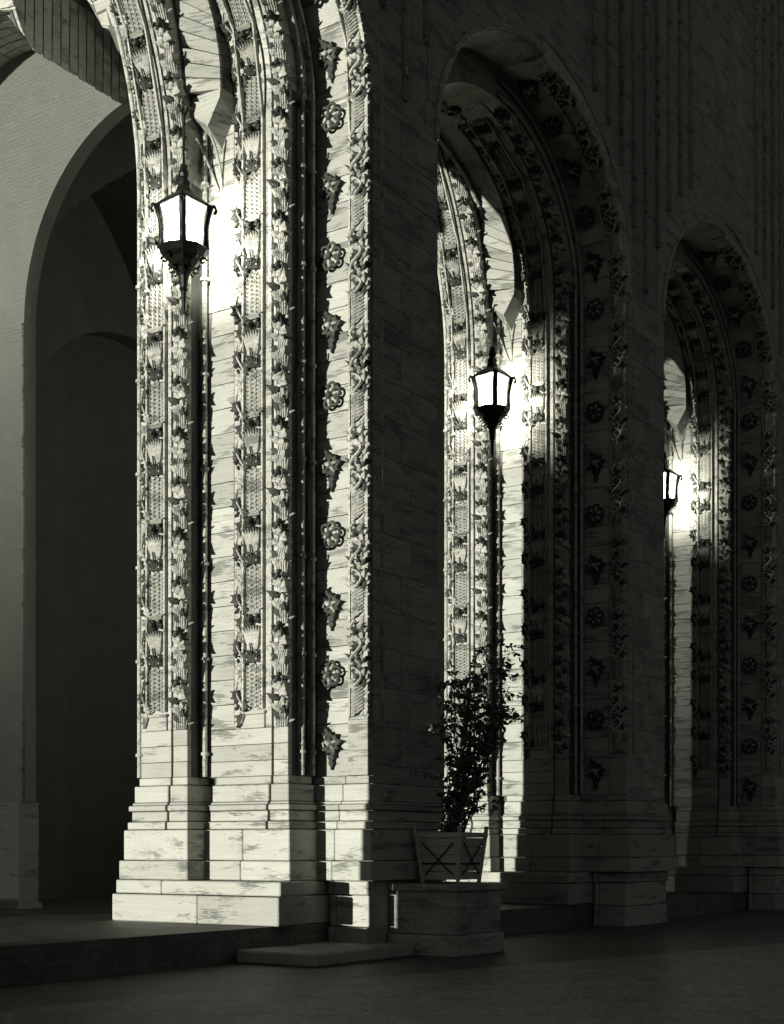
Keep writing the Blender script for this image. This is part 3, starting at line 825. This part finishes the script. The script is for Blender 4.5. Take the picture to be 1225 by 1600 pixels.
blocker = thing('shading_pier', 'added shading pier, unseen beyond the left edge, keeping sun off the planter', 'pier', (0, 0, 0))  # added out of view to shade the planter and street side
VEDGE = VC0 - 0.07 + SUN_TAN * (UC - 9.6)
mb = MB(); mb.bbox(7.7, 9.6, VC0, VEDGE, 0.0, ZTOP - 0.01, 0.02); link('shaft', mb.mesh('shaft', M_FACADE), blocker)
mb = MB(); mb.bbox(7.4, 9.5, VC0 - 0.3, VEDGE - 0.05, 0.01, 1.2, 0.02); link('plinth', mb.mesh('plinth', M_FACADE), blocker)

# ================================================================ ground
def setting(name, mb, mat):
    o = link(name, mb.mesh(name, mat)); o['kind'] = 'structure'; return o
mb = MB(); mb.add([(-400, -400, 0), (400, -400, 0), (400, 400, 0), (-400, 400, 0)], [(0, 1, 2, 3)]); setting('street', mb, M_STREET)
SE = 13.52
mb = MB(); mb.box(6.0, CROWN + LB * 3.6, SE, VI + 0.5, 0.004, 0.5); setting('loggia_floor', mb, M_STREET)
mb = MB(); mb.bbox(16.12, 18.7, 12.05, SE - 0.004, 0.004, 0.2, 0.03); setting('step', mb, M_TRAV)

# ================================================================ lanterns
def lantern_tree():
    LV = v_at(287, UA - 0.62); LU = UA - 0.62
    t = thing('hanging_lantern', 'largest lit lantern, hanging by the nearest pier', 'lantern', (LU, LV, 0), 'lit lanterns hanging beside the piers')
    zb, zt = 11.05, 11.74
    rot = math.pi + YAW + 0.10
    def sq(r, z, k=4, ph=0.0): return [(r * math.cos(rot + ph + 2 * math.pi * i / k), r * math.sin(rot + ph + 2 * math.pi * i / k), z) for i in range(k)]
    prof = [(0.33, zb), (0.315, zb + 0.16), (0.31, zb + 0.33), (0.345, zb + 0.52), (0.395, zt)]
    rings = [sq(r, z) for r, z in prof]
    for i in range(4):
        mb = MB(); vs = []; 
        for rg in rings: vs += [Vector(rg[i]) * 0.985, Vector(rg[(i + 1) % 4]) * 0.985]
        vs = [(v[0], v[1], v[2] / 0.985) for v in vs]
        inn = [(x * 0.97, y * 0.97, z) for x, y, z in vs]
        n = len(rings); fs = [(2 * j, 2 * j + 1, 2 * j + 3, 2 * j + 2) for j in range(n - 1)]
        fs += [tuple(a + 2 * n for a in f[::-1]) for f in fs[:n - 1]]
        mb.add(vs + inn, fs); link('glass_pane', mb.mesh('glass_pane', M_GLASS), t)
        mb = MB(); pts = [rg[i] for rg in rings]
        pts = [(p[0] * 1.05, p[1] * 1.05, p[2]) for p in pts]; mb.tube(pts, 0.058, 8); mb.tube([(p[0] * 1.06, p[1] * 1.06, p[2]) for p in pts[1:-1]], 0.03, 6)
        e = pts[-1]; k = 1.0
        mb.tube([(e[0], e[1], zt - 0.02), (e[0] * 1.15, e[1] * 1.15, zt - 0.0), (e[0] * 1.22, e[1] * 1.22, zt - 0.07), (e[0] * 1.15, e[1] * 1.15, zt - 0.12)], 0.028, 6)
        link('corner_bar', mb.mesh('corner_bar', M_IRON, True), t)
        for rg in (rings[0], rings[-1]):
            mb = MB(); mb.tube([rg[i], rg[(i + 1) % 4]], 0.018, 6); link('frame_rail', mb.mesh('frame_rail', M_IRON), t)
    # roof
    mb = MB(); prev = None; vs = []; lv = [(0.41, zt), (0.40, zt + 0.03), (0.26, zt + 0.13), (0.13, zt + 0.2), (0.09, zt + 0.3), (0.10, zt + 0.36), (0.04, zt + 0.44)]
    for r, z in lv: vs += sq(r, z)
    fs = [(4 * j + i, 4 * j + (i + 1) % 4, 4 * j + 4 + (i + 1) % 4, 4 * j + 4 + i) for j in range(len(lv) - 1) for i in range(4)] + [(3, 2, 1, 0)]
    mb.add(vs, fs); link('roof', mb.mesh('roof', M_IRON), t)
    # bowl, leaves and finial
    mb = MB(); k = 10; lv = [(0.38, zb), (0.39, zb - 0.03), (0.33, zb - 0.11), (0.24, zb - 0.17), (0.25, zb - 0.2), (0.19, zb - 0.27), (0.13, zb - 0.31), (0.14, zb - 0.34), (0.085, zb - 0.42), (0.06, zb - 0.6), (0.07, zb - 0.63), (0.045, zb - 0.66), (0.03, zb - 0.95), (0.004, zb - 1.02)]
    vs = [];
    for r, z in lv: vs += [(r * math.cos(rot + 2 * math.pi * i / k), r * math.sin(rot + 2 * math.pi * i / k), z) for i in range(k)]
    fs = [(k * j + (i + 1) % k, k * j + i, k * (j + 1) + i, k * (j + 1) + (i + 1) % k) for j in range(len(lv) - 1) for i in range(k)] + [tuple(range(k))]
    mb.add(vs, fs); link('bowl', mb.mesh('bowl', M_IRON), t)
    for i in range(8):
        a = rot + i * math.pi / 4; mb = MB(); q = []
        for s in range(9):
            an = s * 0.75; rr = 0.055 * (1 - s / 14)
            q.append((math.cos(a) * (0.30 + rr * math.cos(an)), math.sin(a) * (0.30 + rr * math.cos(an)), zb - 0.17 + rr * math.sin(an)))
        mb.tube(q, 0.018, 5)
        link('scroll', mb.mesh('scroll', M_IRON), t); mb = MB()
        q = [(math.cos(a) * (0.19 + 0.04 * math.cos(s * 0.8)), math.sin(a) * (0.19 + 0.04 * math.cos(s * 0.8)), zb - 0.33 + 0.04 * math.sin(s * 0.8)) for s in range(8)]
        mb.tube(q, 0.014, 5)
        link('scroll', mb.mesh('scroll', M_IRON), t)
    # rod and collar
    mb = MB(); mb.tube([(0, 0, zt + 0.40), (0, 0, 13.1), (0.1, 0.0, 13.3), (0.25, 0.03, 13.36)], 0.022, 8)
    link('rod', mb.mesh('rod', M_IRON), t)
    mb = MB(); mb.ball((0, 0, zt + 0.48), 0.085, 10, 6, 1.2); mb.tube([(0, 0, zt + 0.25), (0, 0, zt + 0.62)], 0.06, 8); link('collar', mb.mesh('collar', M_IRON), t)
    ld = bpy.data.lights.new('lantern_light', 'POINT'); ld.energy = LAMP_W; ld.shadow_soft_size = 0.12; ld.color = (1.0, 1.0, 0.88)
    lo = bpy.data.objects.new('bulb', ld); COL.objects.link(lo); lo.parent = t; lo.location = (0, 0, zb + 0.36)
    return t
LAMP_W = 700
lan = lantern_tree()
# let light out of the panes
for i, lab in ((1, 'middle-sized lit lantern hanging by the second pier'), (2, 'smallest lit lantern at the right, half hidden by a dark pier')):
    c = copy_tree(lan); c.location.x += LB * i - (0.2 if i == 2 else 0); c['label'] = lab
    if i == 2: c.location.y += 0.12

# ================================================================ planter on its pedestal
ped = thing('stone_pedestal', 'stone pedestal at the foot of the nearest pier carrying the square planter', 'pedestal', (0, 0, 0))
pu, pv = 18.95, 11.42
part_box(ped, 'cap', M_FACADE, pu - 0.10, pu + 1.55, pv - 0.06, VC0 - 0.07, 1.02, 1.13, 0.015)
for (z0, z1, o) in ((0.0, 0.33, 0.06), (0.335, 1.017, 0.0)):
    part_box(ped, 'stone', M_FACADE, pu - o, pu + 1.4 + o, pv - o * 0.5 + 0.0, VC0 - 0.07, z0 + 0.003 if z0 == 0 else z0, z1, 0.012)
pl = thing('wooden_planter', 'square wooden planter with crossed battens on its side, standing on the pedestal', 'planter', (0, 0, 0))
bu, bv = pu + 0.42, 11.62          # near corner
W_, H_ = 0.84, 0.80; zb = 1.13
def taper(mb, u0, u1, v0, v1, z0, z1, t):
    mb.hexa([(u0 + t, v0 + t, z0), (u1 - t, v0 + t, z0), (u1 - t, v1 - t, z0), (u0 + t, v1 - t, z0), (u0, v0, z1), (u1, v0, z1), (u1, v1, z1), (u0, v1, z1)])
nb = 5
for s in range(4):
    for k in range(nb):
        z0 = zb + 0.06 + (H_ - 0.12) * k / nb; z1 = zb + 0.06 + (H_ - 0.12) * (k + 1) / nb - 0.008
        tt = 0.09 * (1 - (z0 - zb) / H_); th = 0.03
        mb = MB()
        if s == 0: mb.box(bu + tt, bu + tt + th, bv + tt + th, bv + W_ - tt - th, z0, z1)
        if s == 1: mb.box(bu + W_ - tt - th, bu + W_ - tt, bv + tt + th, bv + W_ - tt - th, z0, z1)
        if s == 2: mb.box(bu + tt, bu + W_ - tt, bv + tt, bv + tt + th, z0, z1)
        if s == 3: mb.box(bu + tt, bu + W_ - tt, bv + W_ - tt - th, bv + W_ - tt, z0, z1)
        link('board', mb.mesh('board', M_WOOD), pl)
for (a, b_) in ((0, 0), (1, 0), (0, 1), (1, 1)):
    mb = MB(); x = bu + a * W_; y = bv + b_ * W_
    sx = 0.09 * (1 - 2 * a); sy = 0.09 * (1 - 2 * b_)
    mb.tube([(x + sx, y + sy, zb), (x, y, zb + H_ + 0.06)], 0.035, 6); mb.ball((x, y, zb + H_ + 0.09), 0.04)
    link('corner_post', mb.mesh('corner_post', M_WOOD), pl)
for q in range(4):
    mb = MB(); zz = zb + H_ - 0.06
    if q == 0: mb.box(bu - 0.02, bu + 0.01, bv - 0.02, bv + W_ + 0.02, zz, zz + 0.08)
    if q == 1: mb.box(bu + W_ - 0.01, bu + W_ + 0.02, bv - 0.02, bv + W_ + 0.02, zz, zz + 0.08)
    if q == 2: mb.box(bu + 0.012, bu + W_ - 0.012, bv - 0.021, bv + 0.011, zz, zz + 0.08)
    if q == 3: mb.box(bu + 0.012, bu + W_ - 0.012, bv + W_ - 0.011, bv + W_ + 0.021, zz, zz + 0.08)
    link('rim', mb.mesh('rim', M_WOOD), pl)
for face in (0, 1):
    for sg in (0, 1):
        mb = MB()
        a0, a1 = (0.16, W_ - 0.12) if sg == 0 else (W_ - 0.16, 0.12)
        if face == 0: pts = [(bu + 0.045, bv + a0, zb + 0.14), (bu - 0.005, bv + a1, zb + H_ - 0.14)]
        else: pts = [(bu + a0, bv + 0.045, zb + 0.14), (bu + a1, bv - 0.005, zb + H_ - 0.14)]
        mb.tube(pts, 0.012, 4); link('batten', mb.mesh('batten', M_STRAP), pl)
mb = MB(); mb.box(bu + 0.06, bu + W_ - 0.06, bv + 0.06, bv + W_ - 0.06, zb + 0.3, zb + H_ - 0.08); link('soil', mb.mesh('soil', M_SOIL), pl)

# climbing shrub
rs = random.Random(21)
plant = thing('potted_shrub', 'tall leafy climbing shrub growing out of the square planter, dark against the lit pier', 'shrub', (0, 0, 0))
cu, cv = bu + W_ / 2, bv + W_ / 2
view_r = Vector((math.sin(YAW), -math.cos(YAW), 0))        # image right
lv_, lf_ = [], []
def add_leaf(p, s):
    d = Vector((rs.gauss(0, 1), rs.gauss(0, 1), rs.gauss(-0.3, 0.7))).normalized()
    n = Vector((rs.gauss(0, 1), rs.gauss(0, 1), rs.gauss(0, 1))); a = d.cross(n).normalized(); up = a.cross(d)
    L_ = s * rs.uniform(0.7, 1.3); wv = L_ * 0.26; b = len(lv_)
    for t, ww in ((0, 0.0), (0.35, 1), (0.7, 0.75), (1, 0.0)):
        for k in (-1, 0, 1): lv_.append(p + d * (L_ * t) + a * (wv * ww * k) + up * (-0.12 * L_ * abs(k) * ww - 0.15 * L_ * t * t))
    for i in range(3):
        for k in range(2): lf_.append((b + i * 3 + k, b + i * 3 + k + 1, b + i * 3 + k + 4, b + i * 3 + k + 3))
stems = MB()
def stem(pts, r0, r1, dens, s):
    stems.tube(pts, r0, 5, r1)
    for a, b in zip(pts[:-1], pts[1:]):
        a, b = Vector(a), Vector(b); m = int((b - a).length * dens)
        for i in range(m):
            p = a.lerp(b, rs.random()); add_leaf(p + Vector((rs.gauss(0, .02), rs.gauss(0, .02), rs.gauss(0, .02))), s)
tops = []
for k in range(19):
    a = rs.uniform(0, 6.28); rr = rs.uniform(0.03, 0.2)
    p = Vector((cu + rr * math.cos(a), cv + rr * math.sin(a), zb + H_ - 0.1)); pts = [p.copy()]
    hgt = rs.uniform(1.6, 3.1); side = rs.uniform(-0.42, 0.85)
    n = 9
    for i in range(1, n + 1):
        f = i / n
        q = p + view_r * (side * f ** 1.2 + rs.gauss(0, 0.035)) + Vector((rs.gauss(0, .03), rs.gauss(0, .03), hgt * f))
        q += view_r * 0.16 * min(1, 2 * f)
        pts.append(q)
    stem(pts, 0.016, 0.006, 32, 0.095)
    for j in range(7):
        i = rs.randint(2, n); b0 = pts[i]
        d = view_r * rs.gauss(0.05, 0.22) + Vector((rs.gauss(0, .15), rs.gauss(0, .15), rs.uniform(-0.12, 0.3)))
        stem([b0, b0 + d * 0.5 + Vector((0, 0, .04)), b0 + d], 0.007, 0.004, 50, 0.095)
# long arms reaching right
top = Vector((cu, cv, 0)) + view_r * 0.40
for zz, ln in ((5.0, 0.85), (4.55, 0.75), (4.0, 0.55), (3.45, 0.45)):
    b0 = Vector((top.x, top.y, zz - 0.05))
    stem([b0, b0 + view_r * ln * 0.4 + Vector((0, 0, 0.06)), b0 + view_r * ln * 0.8 + Vector((0, 0, 0.02)), b0 + view_r * ln], 0.010, 0.005, 40, 0.10)
    stem([b0 - Vector((0, 0, 0.9)) - view_r * 0.2, b0], 0.008, 0.006, 25, 0.075)
link('stem', stems.mesh('stem', M_STEM), plant)
fo = link('foliage', mesh('foliage', lv_, lf_, M_LEAF), plant); fo['kind'] = 'stuff'
